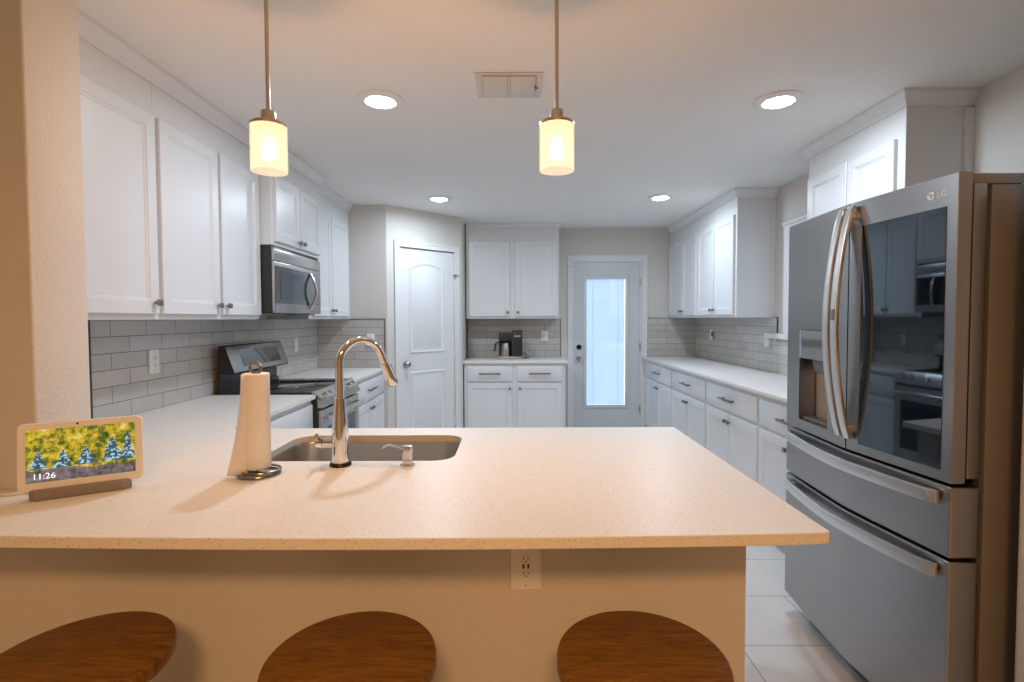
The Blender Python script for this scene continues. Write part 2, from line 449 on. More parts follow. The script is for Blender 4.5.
# stub wall at the left end of the peninsula, knee wall, dining room shell
struct('wall_dining_left', B().box(-3.2, -1.28, 1.38, 1.565, 0, ZC, bev=0.006, seg=3), M_wall, 'textured wall end behind the smart display', 'wall')
struct('wall_knee', B().box(-1.30, 0.632, 1.3795, 1.50, 0, 0.888), M_wall, 'low wall under the bar overhang', 'wall')
struct('wall_dining_right', B().box(1.402, 3.4, 1.28, 1.418, 0, ZC, bev=0.01, seg=2), M_wall, 'wall edge right of the fridge', 'wall')
struct('wall_front', B().box(-3.2, 3.4, -3.3, -3.2, 0, ZC), M_wall)
struct('wall_left_dining', B().box(-3.3, -3.2, -3.2, 1.565, 0, ZC), M_wall)
struct('wall_right_dining', B().box(3.4, 3.5, -3.2, 1.42, 0, ZC), M_wall)

# baseboards
struct('baseboard_left', B().box(-1.26, PX, PY - 0.014, PY, 0, 0.1), M_trim)
struct('baseboard_right', B().box(0.56, 0.64, YB - 0.014, YB, 0, 0.1), M_trim)
struct('baseboard_knee', B().box(-1.27, 0.632, 1.3655, 1.3794, 0, 0.1, bev=0.003), M_trim)

# ------------------------------------------------------------------ backsplash (local frame: x along the wall, z up from the worktop)
def splash(name, loc, rz, x0, x1, z1, label, z0=0.0):
    b = B().box(x0, x1, 0, 0.008, z0, z1)
    o = struct(name, b, M_tile, label, 'backsplash', loc=loc, rz=rz)
    return o
hh = UB - CT
M_edge = mat('splash_edge_trim', (0.10, 0.10, 0.10), 0.4, 0.7)
splash('trim_1', (XL + 0.008, 2.243, CT), LFT, 0, 2.62, hh, 'grey subway tile backsplash along the left wall')
struct('trim_2', B().box(XL, XL + 0.011, 2.237, 2.243, CT, UB), M_edge)
splash('trim_3', (XL + 0.008, PY - 0.008, CT), 0, 0, 0.632, hh, 'grey subway tile on the short wall beside the range')
struct('trim_4', B().box(XL + 0.64, XL + 0.646, PY - 0.012, PY, CT, UB + 0.002).box(XL + 0.02, XL + 0.64, PY - 0.011, PY, UB - 0.003, UB + 0.002), M_edge)
splash('trim_5', (QX, YB - 0.008, CT), 0, 0, 1.105, hh, 'grey subway tile behind the coffee maker')
struct('trim_6', B().box(QX + 1.105, QX + 1.111, YB - 0.012, YB, CT, UB).box(QX, QX + 0.006, 5.92, YB - 0.01, CT, UB), M_edge)
splash('trim_7', (1.62, YB - 0.008, CT), 0, 0, XR - 1.62 - 0.009, hh, 'grey subway tile in the far right corner')
splash('trim_8', (XR - 0.008, YB, CT), RGT, 0, YB - 4.268, hh, 'grey subway tile backsplash along the right wall')
splash('trim_9', (XR - 0.008, 4.268, CT), RGT, 0, 4.268 - 2.5, 0.26, 'grey subway tile below the window sill')
struct('trim_10', B().box(XR - 0.011, XR, 4.262, 4.268, CT + 0.32, UB + 0.002).box(XR - 0.011, XR, 4.268, 4.33, UB - 0.003, UB + 0.002).box(1.62, 1.90, YB - 0.011, YB, UB - 0.003, UB + 0.002), M_edge)

# ------------------------------------------------------------------ crown mouldings
CR = [(0, 2.372), (0.010, 2.372), (0.012, 2.380), (0.017, 2.385), (0.020, 2.396), (0.032, 2.412), (0.040, 2.418), (0.044, 2.424), (0.044, 2.4395), (0, 2.4395)]
FL, FD = -1.527, -1.442          # face-frame planes of shallow and deep left wall cabinets
struct('trim_11', B().sweep([(FL, 1.568), (FL, 3.128), (FD, 3.128), (FD, 3.887), (FL, 3.887), (FL, 4.868)], CR, side=-1), M_trim, 'white crown moulding above the left cabinets', 'moulding')
FR = 1.88
struct('trim_12', B().sweep([(FR, 6.168), (FR, 4.335), (XR - 0.001, 4.335)], CR, side=-1), M_trim, 'white crown moulding above the right wall cabinets', 'moulding')
struct('trim_13', B().sweep([(XR - 0.001, 3.30), (FR, 3.30), (FR, 2.495), (XR - 0.001, 2.495)], CR, side=-1), M_trim, 'white crown moulding above the cabinet by the fridge', 'moulding')
CR2 = [(0, 2.40), (0.008, 2.40), (0.012, 2.41), (0.022, 2.42), (0.024, 2.4395), (0, 2.4395)]
struct('trim_14', B().sweep([(-0.515, 5.87), (0.535, 5.87), (0.535, 6.168)], CR2, side=-1), M_trim, 'thin moulding above the coffee nook cabinet', 'moulding')

# ------------------------------------------------------------------ cabinets
def knob(b_parent, x, z, y=-0.02):
    b = B().tube([(x, y, z), (x, y - 0.016, z)], 0.006, 10).box(x - 0.013, x + 0.013, y - 0.027, y - 0.015, z - 0.013, z + 0.013, bev=0.002)
    return b.build('knob', M_knob, b_parent)
def pull(parent, xc, z, L=0.235, y=-0.02):
    b = B()
    for s in (-1, 1): b.box(xc + s * L * 0.36 - 0.006, xc + s * L * 0.36 + 0.006, y - 0.026, y, z - 0.006, z + 0.006)
    b.box(xc - L / 2, xc + L / 2, y - 0.034, y - 0.024, z - 0.008, z + 0.008, bev=0.002)
    return b.build('handle', M_knob, parent)

def wall_cabinet(label, loc, rz, wid, z0, doors, dep=0.312, ztop=ZC - 0.001, dtop=2.235, knobs=None, kz=0.048, st=0.055, group='white wall cabinets'):
    """doors: list of (x0,x1,knob side 'l'/'r'/None)"""
    t = thing('wall_cabinet', label, 'cabinet', (loc[0], loc[1], z0), rz, group)
    b = B().box(0, wid, 0, dep, 0.0, ztop - z0, bev=0.002, seg=1)
    b.build('body', M_white, t)
    for x0, x1, ks in doors:
        d = B().panel(x0, x1, 0.024, dtop - z0, st=st).build('door', M_white, t)
        if ks: knob(d, x1 - 0.028 if ks == 'r' else x0 + 0.028, 0.024 + kz)
    return t

def base_cabinet(label, loc, rz, wid, drawers, doors, dep=0.60):
    t = thing('base_cabinet', label, 'cabinet', (loc[0], loc[1], 0), rz, 'white base cabinets')
    b = B().box(0, wid, 0, dep, 0.10, CT - 0.0265, bev=0.002, seg=1).box(0.0, wid, 0.07, dep, 0.0, 0.10)
    b.build('body', M_white, t)
    for x0, x1 in drawers:
        d = B().box(x0, x1, -0.02, 0, 0.695, 0.860, bev=0.004).build('drawer', M_white, t)
        pull(d, (x0 + x1) / 2, 0.78)
    for x0, x1, ks in doors:
        d = B().panel(x0, x1, 0.115, 0.675).build('door', M_white, t)
        if ks: knob(d, x1 - 0.028 if ks == 'r' else x0 + 0.028, 0.620)
    return t

# left run (local x runs away from the camera)
wall_cabinet('tall single-door white wall cabinet nearest the camera, beside the wall end', (FL, 1.568), LFT, 0.662, UB, [(0.10, 0.650, 'r')])
wall_cabinet('two-door white wall cabinet between nearest cabinet and microwave', (FL, 2.231), LFT, 0.897, UB, [(0.012, 0.452, 'r'), (0.478, 0.886, 'l')])
wall_cabinet('short deep two-door white cabinet above the microwave', (FD, 3.129), LFT, 0.757, 1.822, [(0.025, 0.374, 'r'), (0.382, 0.745, 'l')], dep=0.397, dtop=2.25, kz=0.035)
wall_cabinet('narrow two-door white wall cabinet right of the microwave', (FL, 3.888), LFT, 0.981, UB, [(0.07, 0.462, 'r'), (0.476, 0.92, 'l')])
base_cabinet('white base cabinet left of the range behind the sink', (-1.222, 2.16), LFT, 0.966, [(0.03, 0.940)], [(0.03, 0.480, 'r'), (0.490, 0.940, 'l')])
base_cabinet('white base cabinet between range and angled wall', (-1.222, 3.890), LFT, 0.97, [(0.02, 0.95)], [(0.02, 0.48, 'r'), (0.49, 0.95, 'l')])
# back nook
wall_cabinet('two-door white wall cabinet above the coffee maker', (-0.518, 5.87), 0, 1.053, UB, [(0.035, 0.497, 'r'), (0.556, 1.032, 'l')], dep=0.299, dtop=2.245, group='white wall cabinets')
base_cabinet('white base cabinet below the coffee maker', (-0.518, 5.57), 0, 1.09, [(0.035, 0.52), (0.575, 1.055)], [(0.035, 0.52, 'r'), (0.575, 1.055, 'l')], dep=0.595)
# right run (local x runs towards the camera)
wall_cabinet('far two-door white wall cabinet in the right back corner', (FR, YB - 0.001), RGT, 0.934, UB, [(0.03, 0.485, 'r'), (0.497, 0.915, 'l')])
wall_cabinet('two-door white wall cabinet next to the window', (FR, 5.235), RGT, 0.90, UB, [(0.02, 0.435, 'r'), (0.455, 0.865, 'l')])
wall_cabinet('two-door white wall cabinet right of the window, behind the fridge', (FR, 3.30), RGT, 0.805, UB, [(0.02, 0.395, 'r'), (0.405, 0.755, 'l')])
struct('trim_15', B().box(2.165, XR, 4.325, 4.3345, UB, 2.36).box(2.155, XR, 2.480, 2.4945, UB, 2.36), M_trim)
for k, (y0, wd, lb, dr) in enumerate(((6.166, 1.108, 'white base cabinet in the far right corner by the back door', (0.17, 1.095)),
                                  (5.058, 0.902, 'second white base cabinet from the back door on the right run', (0.015, 0.887)),
                                  (4.156, 0.886, 'third white base cabinet from the back door on the right run', (0.015, 0.871)),
                                  (3.27, 0.80, 'white base cabinet on the right run beside the fridge', (0.015, 0.785)))):
    m_ = (dr[0] + dr[1]) / 2 - (0.0 if k != 3 else 0.005)
    base_cabinet(lb, (1.58, y0 - 0.0005), RGT, wd - 0.001, [dr], [(dr[0], m_ - 0.005, 'r'), (m_ + 0.005, dr[1], 'l')])
# peninsula cabinets behind the knee wall (sink base left open on top)
t = thing('base_cabinet', 'sink base cabinet run below the peninsula worktop', 'cabinet', (0, 0, 0), 0, 'white base cabinets')
b = B().box(-1.20, 0.618, 2.10, 2.12, 0.10, 0.887).box(0.60, 0.618, 1.5005, 2.10, 0.0, 0.887).box(-1.20, 0.60, 1.5005, 2.10, 0.10, 0.12).box(-1.20, 0.60, 2.03, 2.05, 0, 0.10).box(-1.20, -1.18, 1.5005, 2.10, 0.1, 0.887)
b.build('body', M_white, t)
for i, x0 in enumerate((-0.86, -0.385, 0.11)):
    w_ = 0.46
    d = B().panel(0, w_, 0.115, 0.86).build('door', M_white, t, loc=(x0 + w_, 2.12, 0), rz=PI)
    knob(d, 0.03 if i % 2 else w_ - 0.03, 0.80)

# ------------------------------------------------------------------ worktops
def rounded(x0, x1, y0, y1, r, n=6):
    P = []
    for cx, cy, a0 in ((x1 - r, y0 + r, -PI / 2), (x1 - r, y1 - r, 0), (x0 + r, y1 - r, PI / 2), (x0 + r, y0 + r, PI)):
        for i in range(n + 1):
            a = a0 + PI / 2 * i / n; P.append((cx + r * math.cos(a), cy + r * math.sin(a)))
    return P
def holed_slab(outer, hole, z0, z1):
    """slab with a hole, top and bottom triangulated"""
    t = bmesh.new()
    def face(z):
        vo = [t.verts.new((x, y, z)) for x, y in outer]; vh = [t.verts.new((x, y, z)) for x, y in hole]
        es = [t.edges.new((vo[i], vo[(i + 1) % len(vo)])) for i in range(len(vo))] + [t.edges.new((vh[i], vh[(i + 1) % len(vh)])) for i in range(len(vh))]
        bmesh.ops.triangle_fill(t, edges=es, use_beauty=True); return vo, vh
    a = face(z0); c = face(z1)
    for p, q in ((a[0], c[0]), (a[1], c[1])):
        for i in range(len(p)): t.faces.new((p[i], p[(i + 1) % len(p)], q[(i + 1) % len(p)], q[i]))
    bmesh.ops.recalc_face_normals(t, faces=t.faces[:])
    return t
SX0, SX1, SY0, SY1 = -0.835, -0.193, 1.652, 2.02
bow = [(-1.2 + 1.865 * i / 30, 1.083 - 0.022 * (1 - (abs(-1.2 + 1.865 * i / 30 + 0.20) / 0.95) ** 2)) for i in range(31)]
outer = [(-2.2, 1.083)] + [p for p in bow if -1.14 < p[0] < 0.66 and p[1] < 1.083] + [(0.672, 1.083), (0.678, 1.089), (0.678, 2.149), (0.672, 2.155), (-1.193, 2.155), (-1.193, 3.126), (XL + 0.0005, 3.126), (XL + 0.0005, 1.5655), (-1.279, 1.5655), (-1.279, 1.379), (-2.2, 1.379)]
b = B(); b._merge(holed_slab(outer, rounded(SX0, SX1, SY0, SY1, 0.07), CT - 0.0255, CT))
o = b.build('countertop', M_quartz, smooth=False)
bv = o.modifiers.new('edge', 'BEVEL'); bv.width = 0.0025; bv.segments = 2; bv.limit_method = 'ANGLE'; bv.angle_limit = math.radians(50)
tag(o, 'speckled quartz worktop of the peninsula bar and left run, with sink cutout', 'countertop')
def worktop(x0, x1, y0, y1, lb):
    o = B().box(x0, x1, y0, y1, CT - 0.0255, CT, bev=0.0025).build('countertop', M_quartz); return tag(o, lb, 'countertop')
worktop(XL + 0.009, -1.193, 3.889, PY - 0.009, 'small quartz worktop between the range and the angled wall')
worktop(QX + 0.001, 0.602, 5.545, YB - 0.009, 'quartz worktop carrying the coffee maker')
worktop(1.545, XR - 0.009, 2.47, YB - 0.009, 'long quartz worktop along the right wall')

# ------------------------------------------------------------------ sink
t = thing('sink', 'undermount stainless steel sink set in the peninsula', 'sink', ((SX0 + SX1) / 2, (SY0 + SY1) / 2, CT))
hw, hd = (SX1 - SX0) / 2 - 0.0005, (SY1 - SY0) / 2 - 0.0005
b = B(); L = []
for d, z in ((-0.02, -0.026), (0.0, -0.026), (0.001, -0.03), (0.006, -0.18), (0.03, -0.205), (0.10, -0.21)):
    L.append([(x, y, z) for x, y in rounded(-hw + d, hw - d, -hd + d, hd - d, max(0.07 - d * 0.3, 0.03))])
b.loops(L)
bo = b.build('basin', M_sink, t)
so = bo.modifiers.new('t', 'SOLIDIFY'); so.thickness = 0.0015; so.offset = -1
B().lathe([(0.0, -0.001), (0.03, -0.001), (0.042, 0.003), (0.045, 0.0), (0.045, -0.003)], (0, 0, -0.208)).build('drain', M_steel_bright, t)

# ------------------------------------------------------------------ faucet
t = thing('faucet', 'tall chrome gooseneck pull-down faucet at the sink', 'faucet', (-0.538, 1.604, CT))
B().lathe([(0.0, 0.0), (0.033, 0.0), (0.034, 0.004), (0.031, 0.011), (0.0, 0.011)]).build('base', M_metalblack, t)
B().lathe([(0.0, 0.0112), (0.0265, 0.0112), (0.0262, 0.05), (0.0255, 0.10), (0.022, 0.15), (0.0175, 0.205), (0.0165, 0.209), (0.0165, 0.2115), (0.0145, 0.213), (0.0, 0.213)]).build('body', M_chrome, t)
dirv = Vector((0.74, 0.67, 0)).normalized()
pts = [Vector((0, 0, 0.213)), Vector((0, 0, 0.25)), Vector((0, 0, 0.29))]
RA = 0.074
for i in range(1, 19):
    a = PI - i * (PI * 0.90) / 18
    pts.append(dirv * (RA + RA * math.cos(a)) + Vector((0, 0, 0.315 + RA * math.sin(a))))
e0 = pts[-1] + (pts[-1] - pts[-2]).normalized() * 0.018; pts.append(e0)
B().tube(pts, 0.0125, 16).build('spout', M_chrome, t)
dd = (pts[-1] - pts[-2]).normalized(); e0 = pts[-1]
B().tube([e0, e0 + dd * 0.008, e0 + dd * 0.01, e0 + dd * 0.035, e0 + dd * 0.06, e0 + dd * 0.088, e0 + dd * 0.092], [0.0135, 0.0135, 0.015, 0.0165, 0.018, 0.0205, 0.0185], 18).build('spray_head', M_chrome, t)
q = e0 + dd * 0.03 + dirv * 0.017
B().tube([q - dd * 0.012, q + dd * 0.022], 0.006, 8, flat=(0.7, 1)).build('spray_button', M_black, t)
h = B().tube([(-0.02, 0, 0.072), (-0.052, 0, 0.072)], 0.017, 18).tube([(-0.053, 0, 0.072), (-0.058, 0, 0.072)], 0.0185, 18).tube([(-0.059, 0, 0.072), (-0.074, 0, 0.071)], [0.0165, 0.0150], 18)
h.tube([(-0.064, -0.004, 0.082), (-0.062, -0.018, 0.094), (-0.058, -0.038, 0.103), (-0.052, -0.060, 0.108)], [0.006, 0.0055, 0.005, 0.0045], 10)
h.build('lever_handle', M_chrome, t)

t = thing('soap_dispenser', 'short chrome soap pump right of the faucet', 'soap dispenser', (-0.328, 1.600, CT))
B().lathe([(0, 0), (0.023, 0), (0.023, 0.003), (0.015, 0.007), (0.014, 0.018), (0.0165, 0.022), (0.0170, 0.047), (0.015, 0.061), (0.0, 0.063)]).build('body', M_steel_bright, t)
B().tube([(0, 0, 0.050), (-0.015, 0.008, 0.051), (-0.035, 0.020, 0.056), (-0.068, 0.036, 0.056), (-0.088, 0.046, 0.044)], [0.006, 0.005, 0.0045, 0.004, 0.0035], 10).build('spout', M_steel_bright, t)

# ------------------------------------------------------------------ paper towels
TX, TY = -0.752, 1.512
t = thing('paper_towel_holder', 'dark wire paper towel holder standing left of the sink', 'paper towel holder', (TX, TY, CT))
B().ring((0.006, -0.004, 0.005), 0.056, 0.0040, sx=1.0, sy=0.95).ring((0.010, 0, 0.014), 0.053, 0.0034, sx=1.0, sy=0.95).tube([(-0.048, 0, 0.005), (0.060, 0, 0.005)], 0.0035, 8).build('base', M_knob, t)
B().tube([(0, 0, 0.005), (0, 0, 0.305)], 0.004, 10).build('post', M_knob, t)
MR = Matrix.Translation((0, 0, 0.315)) @ Matrix.Rotation(PI / 2, 4, 'X')
B().ring((0, 0, 0), 0.017, 0.0035, seg=28, M=MR).ring((0, 0, 0), 0.012, 0.0028, seg=28, M=Matrix.Translation((0, 0, 0.312)) @ Matrix.Rotation(0.6, 4, 'Z') @ Matrix.Rotation(PI / 2, 4, 'X')).build('loop', M_knob, t)
t = thing('paper_towel_roll', 'white paper towel roll with a loose end hanging at left', 'paper towels', (TX, TY, CT))
B().lathe([(0.010, 0.022), (0.036, 0.022), (0.037, 0.026), (0.037, 0.296), (0.035, 0.299), (0.010, 0.299), (0.010, 0.022)], seg=48).build('roll', M_paper, t)
b = B(); bm = b.bm; N, K = 14, 12; G = []
for j in range(K + 1):
    v = j / K; z = 0.296 - v * 0.292; row = []
    for i in range(N + 1):
        u = i / N
        ang = math.radians(250) - math.radians(88) * u
        R_ = 0.0382 + 0.002 * u
        x, y = R_ * math.cos(ang), R_ * math.sin(ang)
        fl = (v ** 1.3) * (u ** 1.2)
        x -= 0.038 * fl; y -= (0.046 * fl * (1 - 0.1 * u))
        row.append(bm.verts.new((x, y, z)))
    G.append(row)
for j in range(K):
    for i in range(N): bm.faces.new((G[j][i], G[j][i + 1], G[j + 1][i + 1], G[j + 1][i]))
fo = b.build('loose_sheet', M_paper, t); so = fo.modifiers.new('t', 'SOLIDIFY'); so.thickness = 0.0012

# ------------------------------------------------------------------ smart display
A_ = Vector((-1.238, 1.276, 0)); Bq = Vector((-1.018, 1.403, 0))
wd = 0.259; rzd = math.atan2(Bq.y - A_.y, Bq.x - A_.x)
t = thing('smart_display', 'white framed smart display showing autumn trees and a clock', 'smart display', (A_.x, A_.y, CT), rzd)
tilt = Matrix.Translation((0, 0, 0.023)) @ Matrix.Rotation(-0.10, 4, 'X')
def rr_xz(x0, x1, z0, z1, r, y):
    return [(p[0], y, p[1]) for p in rounded(x0, x1, z0, z1, r, 5)]
b = B().loops([rr_xz(0.004, wd - 0.004, 0.004, 0.168, 0.010, 0.014), rr_xz(0, wd, 0, 0.172, 0.013, 0.010), rr_xz(0, wd, 0, 0.172, 0.013, 0.002), rr_xz(0.002, wd - 0.002, 0.002, 0.170, 0.012, 0)], fill_first=True, M=tilt)
b.build('frame', M_bezel, t)
# picture: flat screen with fir trees drawn on it
scr = B().box(0.017, wd - 0.017, -0.0008, 0.0002, 0.022, 0.155)
scr.mi = 1
def fir(cx, z0, hgt, wid, seed):
    rnd = random.Random(seed)
    for layer in range(34):
        for mi in (0, 1):
            f = layer / 34; z = z0 + hgt * f; w_ = wid * (1 - f) ** 0.8 * (0.55 if mi else 0.45)
            k = rnd.uniform(-1, 1) * w_; s = 0.0027 * (1.2 - f)
            scr.mi = 1 + (1 if rnd.random() < 0.36 else 0)
            y = -0.0010 - 0.00001 * layer
            scr.prism([(cx + k - s * 1.5, z), (cx + k + s * 1.5, z), (cx + k * 0.7, z + s * 3.2)], y - 0.00015, y, axis='y')
    scr.mi = 1
    scr.prism([(cx - wid * 0.40, z0), (cx + wid * 0.40, z0), (cx + wid * 0.24, z0 + hgt * 0.5), (cx, z0 + hgt), (cx - wid * 0.24, z0 + hgt * 0.5)], -0.00095, -0.0008, axis='y')
for a in ((0.041, 0.056, 0.044, 0.036, 1), (0.090, 0.054, 0.046, 0.038, 2), (0.136, 0.056, 0.048, 0.042, 3), (0.192, 0.058, 0.064, 0.052, 4), (0.226, 0.058, 0.080, 0.026, 5)): fir(*a)
for v in scr.bm.verts: v.co = tilt @ v.co
so_ = scr.build('screen', [M_screen, M_fir1, M_fir2], t, smooth=False)
def text_mesh(name, body, size, M, material, parent, ext=0.0004):
    cu = bpy.data.curves.new(name, 'FONT'); cu.body = body; cu.size = size; cu.extrude = ext
    tmp = bpy.data.objects.new(name, cu); COL.objects.link(tmp)
    dg = bpy.context.evaluated_depsgraph_get(); me = bpy.data.meshes.new_from_object(tmp.evaluated_get(dg))
    bpy.data.objects.remove(tmp); me.transform(M)
    me.materials.clear(); me.materials.append(material)
    o = bpy.data.objects.new(name, me); COL.objects.link(o); o.parent = parent; return o
text_mesh('clock', '11:26', 0.021, tilt @ Matrix.Translation((0.029, -0.0018, 0.030)) @ Matrix.Rotation(PI / 2, 4, 'X'), M_clock, so_)
B().tube([(wd / 2 - 0.01, 0.0, 0.1635), (wd / 2 - 0.01, -0.0006, 0.1635)], 0.0028, 12, M=tilt).build('camera_lens', M_black, t)
B().prism([(0.020, 0.004), (0.035, -0.010), (wd - 0.045, -0.010), (wd - 0.025, 0.004), (wd - 0.06, 0.075), (0.06, 0.075)], 0.0, 0.028, bev=0.004).build('fabric_base', M_fabric, t)
RI = Matrix.Rotation(-rzd, 4, 'Z')
def wl(x, y, z): p = RI @ Vector((x - A_.x, y - A_.y, 0)); return (p.x, p.y, z - CT)
B().tube([wl(-1.13, 1.37, CT + 0.012), wl(-1.19, 1.366, CT + 0.012), wl(-1.25, 1.355, CT + 0.004), wl(-1.31, 1.33, CT + 0.003), wl(-1.38, 1.335, CT + 0.003), wl(-1.44, 1.36, CT + 0.003)], 0.003, 8).build('power_cord', M_plastic, t)

# ------------------------------------------------------------------ bar stools
def stool(lb, x, y, first=[None]):
    if first[0]: return dup(first[0], (x, y, 0), None, lb)
    t = thing('bar_stool', lb, 'stool', (x, y, 0), 0, 'round wooden stools at the bar')
    R = 0.178; z = 0.66
    prof = [(0.0, z), (R - 0.008, z), (R - 0.002, z - 0.002), (R, z - 0.008), (R, z - 0.026), (R - 0.004, z - 0.034), (R - 0.03, z - 0.038), (0, z - 0.038)]
    B().lathe(prof, seg=72).build('seat', M_wood, t)
    B().lathe([(0.0, z - 0.039), (0.10, z - 0.039), (0.10, z - 0.048), (0.0, z - 0.048)], seg=40).build('mounting_plate', M_metalblack, t)
    for k in range(4):
        a = PI / 4 + k * PI / 2
        B().tube([(0.08 * math.cos(a), 0.08 * math.sin(a), z - 0.05), (0.145 * math.cos(a), 0.145 * math.sin(a), 0.30), (0.20 * math.cos(a), 0.20 * math.sin(a), 0.006)], 0.011, 12).build('leg', M_metalblack, t)
    B().ring((0, 0, 0.22), 0.158, 0.008).build('footrest', M_metalblack, t)
    first[0] = t; return t
stool('round wooden stool at the left end of the bar below the display', -0.922, 1.066)
stool('round wooden stool in the middle, left of the wall outlet', -0.341, 1.062)
stool('round wooden stool at the right, nearest the fridge', 0.270, 1.060)

# ------------------------------------------------------------------ pendant lamps
def pendant(lb, x, y=1.62):
    t = thing('pendant_lamp', lb, 'pendant lamp', (x, y, ZC), 0, 'pendant lamps above the bar')
    B().lathe([(0, -0.0005), (0.06, -0.0005), (0.06, -0.010), (0.05, -0.022), (0.012, -0.028), (0, -0.028)]).build('ceiling_canopy', M_brass, t)
    B().tube([(0, 0, -0.028), (0, 0, -0.430)], 0.0062, 12).build('rod', M_brass, t)
    B().lathe([(0.0, -0.425), (0.020, -0.427), (0.0215, -0.431), (0.0215, -0.456), (0.051, -0.464), (0.055, -0.468), (0.055, -0.476), (0.0, -0.476)], seg=40).build('cap', M_brass, t)
    B().lathe([(0.0495, -0.4765), (0.0535, -0.4765), (0.054, -0.606), (0.0535, -0.612), (0.0505, -0.612), (0.050, -0.606), (0.0495, -0.4765)], seg=56).build('lamp_shade', M_shade, t)
    B().lathe([(0.0, -0.477), (0.014, -0.477), (0.014, -0.505), (0.0, -0.505)], seg=20).build('socket', M_plastic, t)
    B().lathe([(0.0, -0.506), (0.012, -0.51), (0.020, -0.528), (0.024, -0.548), (0.020, -0.568), (0.010, -0.578), (0.0, -0.580)], seg=24).build('bulb', M_bulb, t)
    l = bpy.data.lights.new('pendant_light', 'POINT'); l.energy = P_PENDANT; l.color = WARM; l.shadow_soft_size = 0.03
    o = bpy.data.objects.new('pendant_light', l); COL.objects.link(o); o.parent = t; o.location = (0, 0, -0.550)
    return t
pendant('left pendant lamp with glowing frosted cylinder shade above the towel roll', -0.750)
pendant('right pendant lamp with glowing frosted cylinder shade near the ceiling vent', 0.141)

# ------------------------------------------------------------------ recessed lights, vent
def recessed(lb, x, y):
    t = thing('ceiling_light', lb, 'ceiling light', (x, y, ZC), 0, 'recessed ceiling lights')
    B().lathe([(0.068, -0.0005), (0.112, -0.0005), (0.112, -0.004), (0.100, -0.011), (0.074, -0.014), (0.068, -0.010), (0.068, -0.0005)], seg=56).build('trim_ring', M_plastic, t)
    B().lathe([(0.0675, -0.008), (0.064, -0.014), (0.045, -0.021), (0.0, -0.025)], seg=48).build('diffuser', M_led, t)
    area_light('recessed_light', (0, 0, -0.0265), 0.12, P_RECESS, COOL, t, 175)
    return t
recessed('round recessed ceiling light at near left, beside left pendant', -0.637, 2.56)
recessed('round recessed ceiling light at near right, above the fridge side', 1.314, 2.58)
recessed('round recessed ceiling light at far left, before the arched door', -0.64, 4.62)
recessed('round recessed ceiling light at far right, before the back door', 1.315, 4.60)
area_light('dining_light', (0.0, -1.0, 2.36), 0.5, P_DINING, (1.0, 0.52, 0.21), None, 178)
tl = thing('ceiling_fixture', 'flush dining room ceiling lamp behind the viewpoint', 'ceiling light', (0.0, -1.0, ZC))
B().lathe([(0, -0.001), (0.27, -0.001), (0.27, -0.06), (0.26, -0.065), (0, -0.07)], seg=40).build('body', M_plastic, tl)

t = thing('ceiling_vent', 'square beige ceiling vent left of the right pendant', 'vent', (-0.009, 2.408, ZC))
b = B()
b.box(-0.150, 0.150, -0.127, -0.108, -0.006, -0.0005, bev=0.002).box(-0.150, 0.150, 0.108, 0.127, -0.006, -0.0005, bev=0.002)
b.box(-0.150, -0.122, -0.108, 0.108, -0.006, -0.0005, bev=0.002).box(0.122, 0.150, -0.108, 0.108, -0.006, -0.0005, bev=0.002)
b.build('frame', M_vent, t)
B().box(-0.122, 0.122, -0.108, 0.108, -0.004, -0.0005).build('backing', M_vent, t)
for s in (-1, 1):
    for k in range(1):
        B().box(s * 0.062 - 0.056, s * 0.062 + 0.056, -0.104, 0.104, -0.012, -0.0045, bev=0.003).build('louver', M_vent, t)
B().box(-0.005, 0.005, -0.106, 0.106, -0.012, -0.003).build('divider', M_vent, t)
B().box(0.118, 0.124, -0.012, 0.012, -0.022, -0.008).box(0.124, 0.134, -0.003, 0.003, -0.018, -0.013).build('lever', M_grey, t)

# ------------------------------------------------------------------ range
t = thing('range', 'stainless steel electric range with black glass cooktop', 'stove', (-1.187, 3.1305, 0), LFT)
W = 0.756
B().box(0, W, 0.0, 0.655, 0.02, 0.904, bev=0.003).box(0.03, W - 0.03, 0.05, 0.6, 0, 0.02).build('body', M_black, t)
B().box(0.0, W, 0.030, 0.57, 0.9045, 0.921, bev=0.004).build('cooktop', M_blackglass, t)
B().box(0.0, W, 0.555, 0.570, 0.9215, 0.926, bev=0.001).box(0.0, 0.012, 0.032, 0.555, 0.9215, 0.925, bev=0.001).box(W - 0.012, W, 0.032, 0.555, 0.9215, 0.925, bev=0.001).build('cooktop_frame', M_black, t)
B().prism([(0.040, 0.928), (0.030, 0.931), (0.018, 0.929), (-0.038, 0.852), (-0.040, 0.838), (-0.034, 0.830), (-0.001, 0.830), (-0.001, 0.9045), (0.028, 0.9045), (0.030, 0.922)], 0.002, W - 0.002, axis='x', bev=0.0).build('control_panel', M_steel, t)
ns = Vector((0, -0.809, 0.588)).normalized()
for x in (0.085, 0.175, W - 0.20, W - 0.11, W * 0.5):
    c = Vector((x, -0.010, 0.8895)) + ns * 0.001
    kk = B().tube([c, c + ns * 0.006], 0.026, 24).tube([c + ns * 0.006, c + ns * 0.030], [0.021, 0.018], 24)
    kk.box(-0.005, 0.005, -0.018, 0.018, 0.0, 0.006, M=Matrix.Translation(c + ns * 0.030) @ ns.to_track_quat('Z', 'X').to_matrix().to_4x4())
    kk.build('knob', M_steel_bright, t)
dr = B().box(0.006, W - 0.006, -0.028, -0.001, 0.215, 0.815, bev=0.004).build('oven_door', M_steel, t)
B().box(0.09, W - 0.09, -0.0295, -0.0285, 0.30, 0.70).build('window', M_ovenglass, dr)
hb = B().tube([(0.04, -0.072, 0.765), (W - 0.04, -0.072, 0.765)], 0.013, 14)
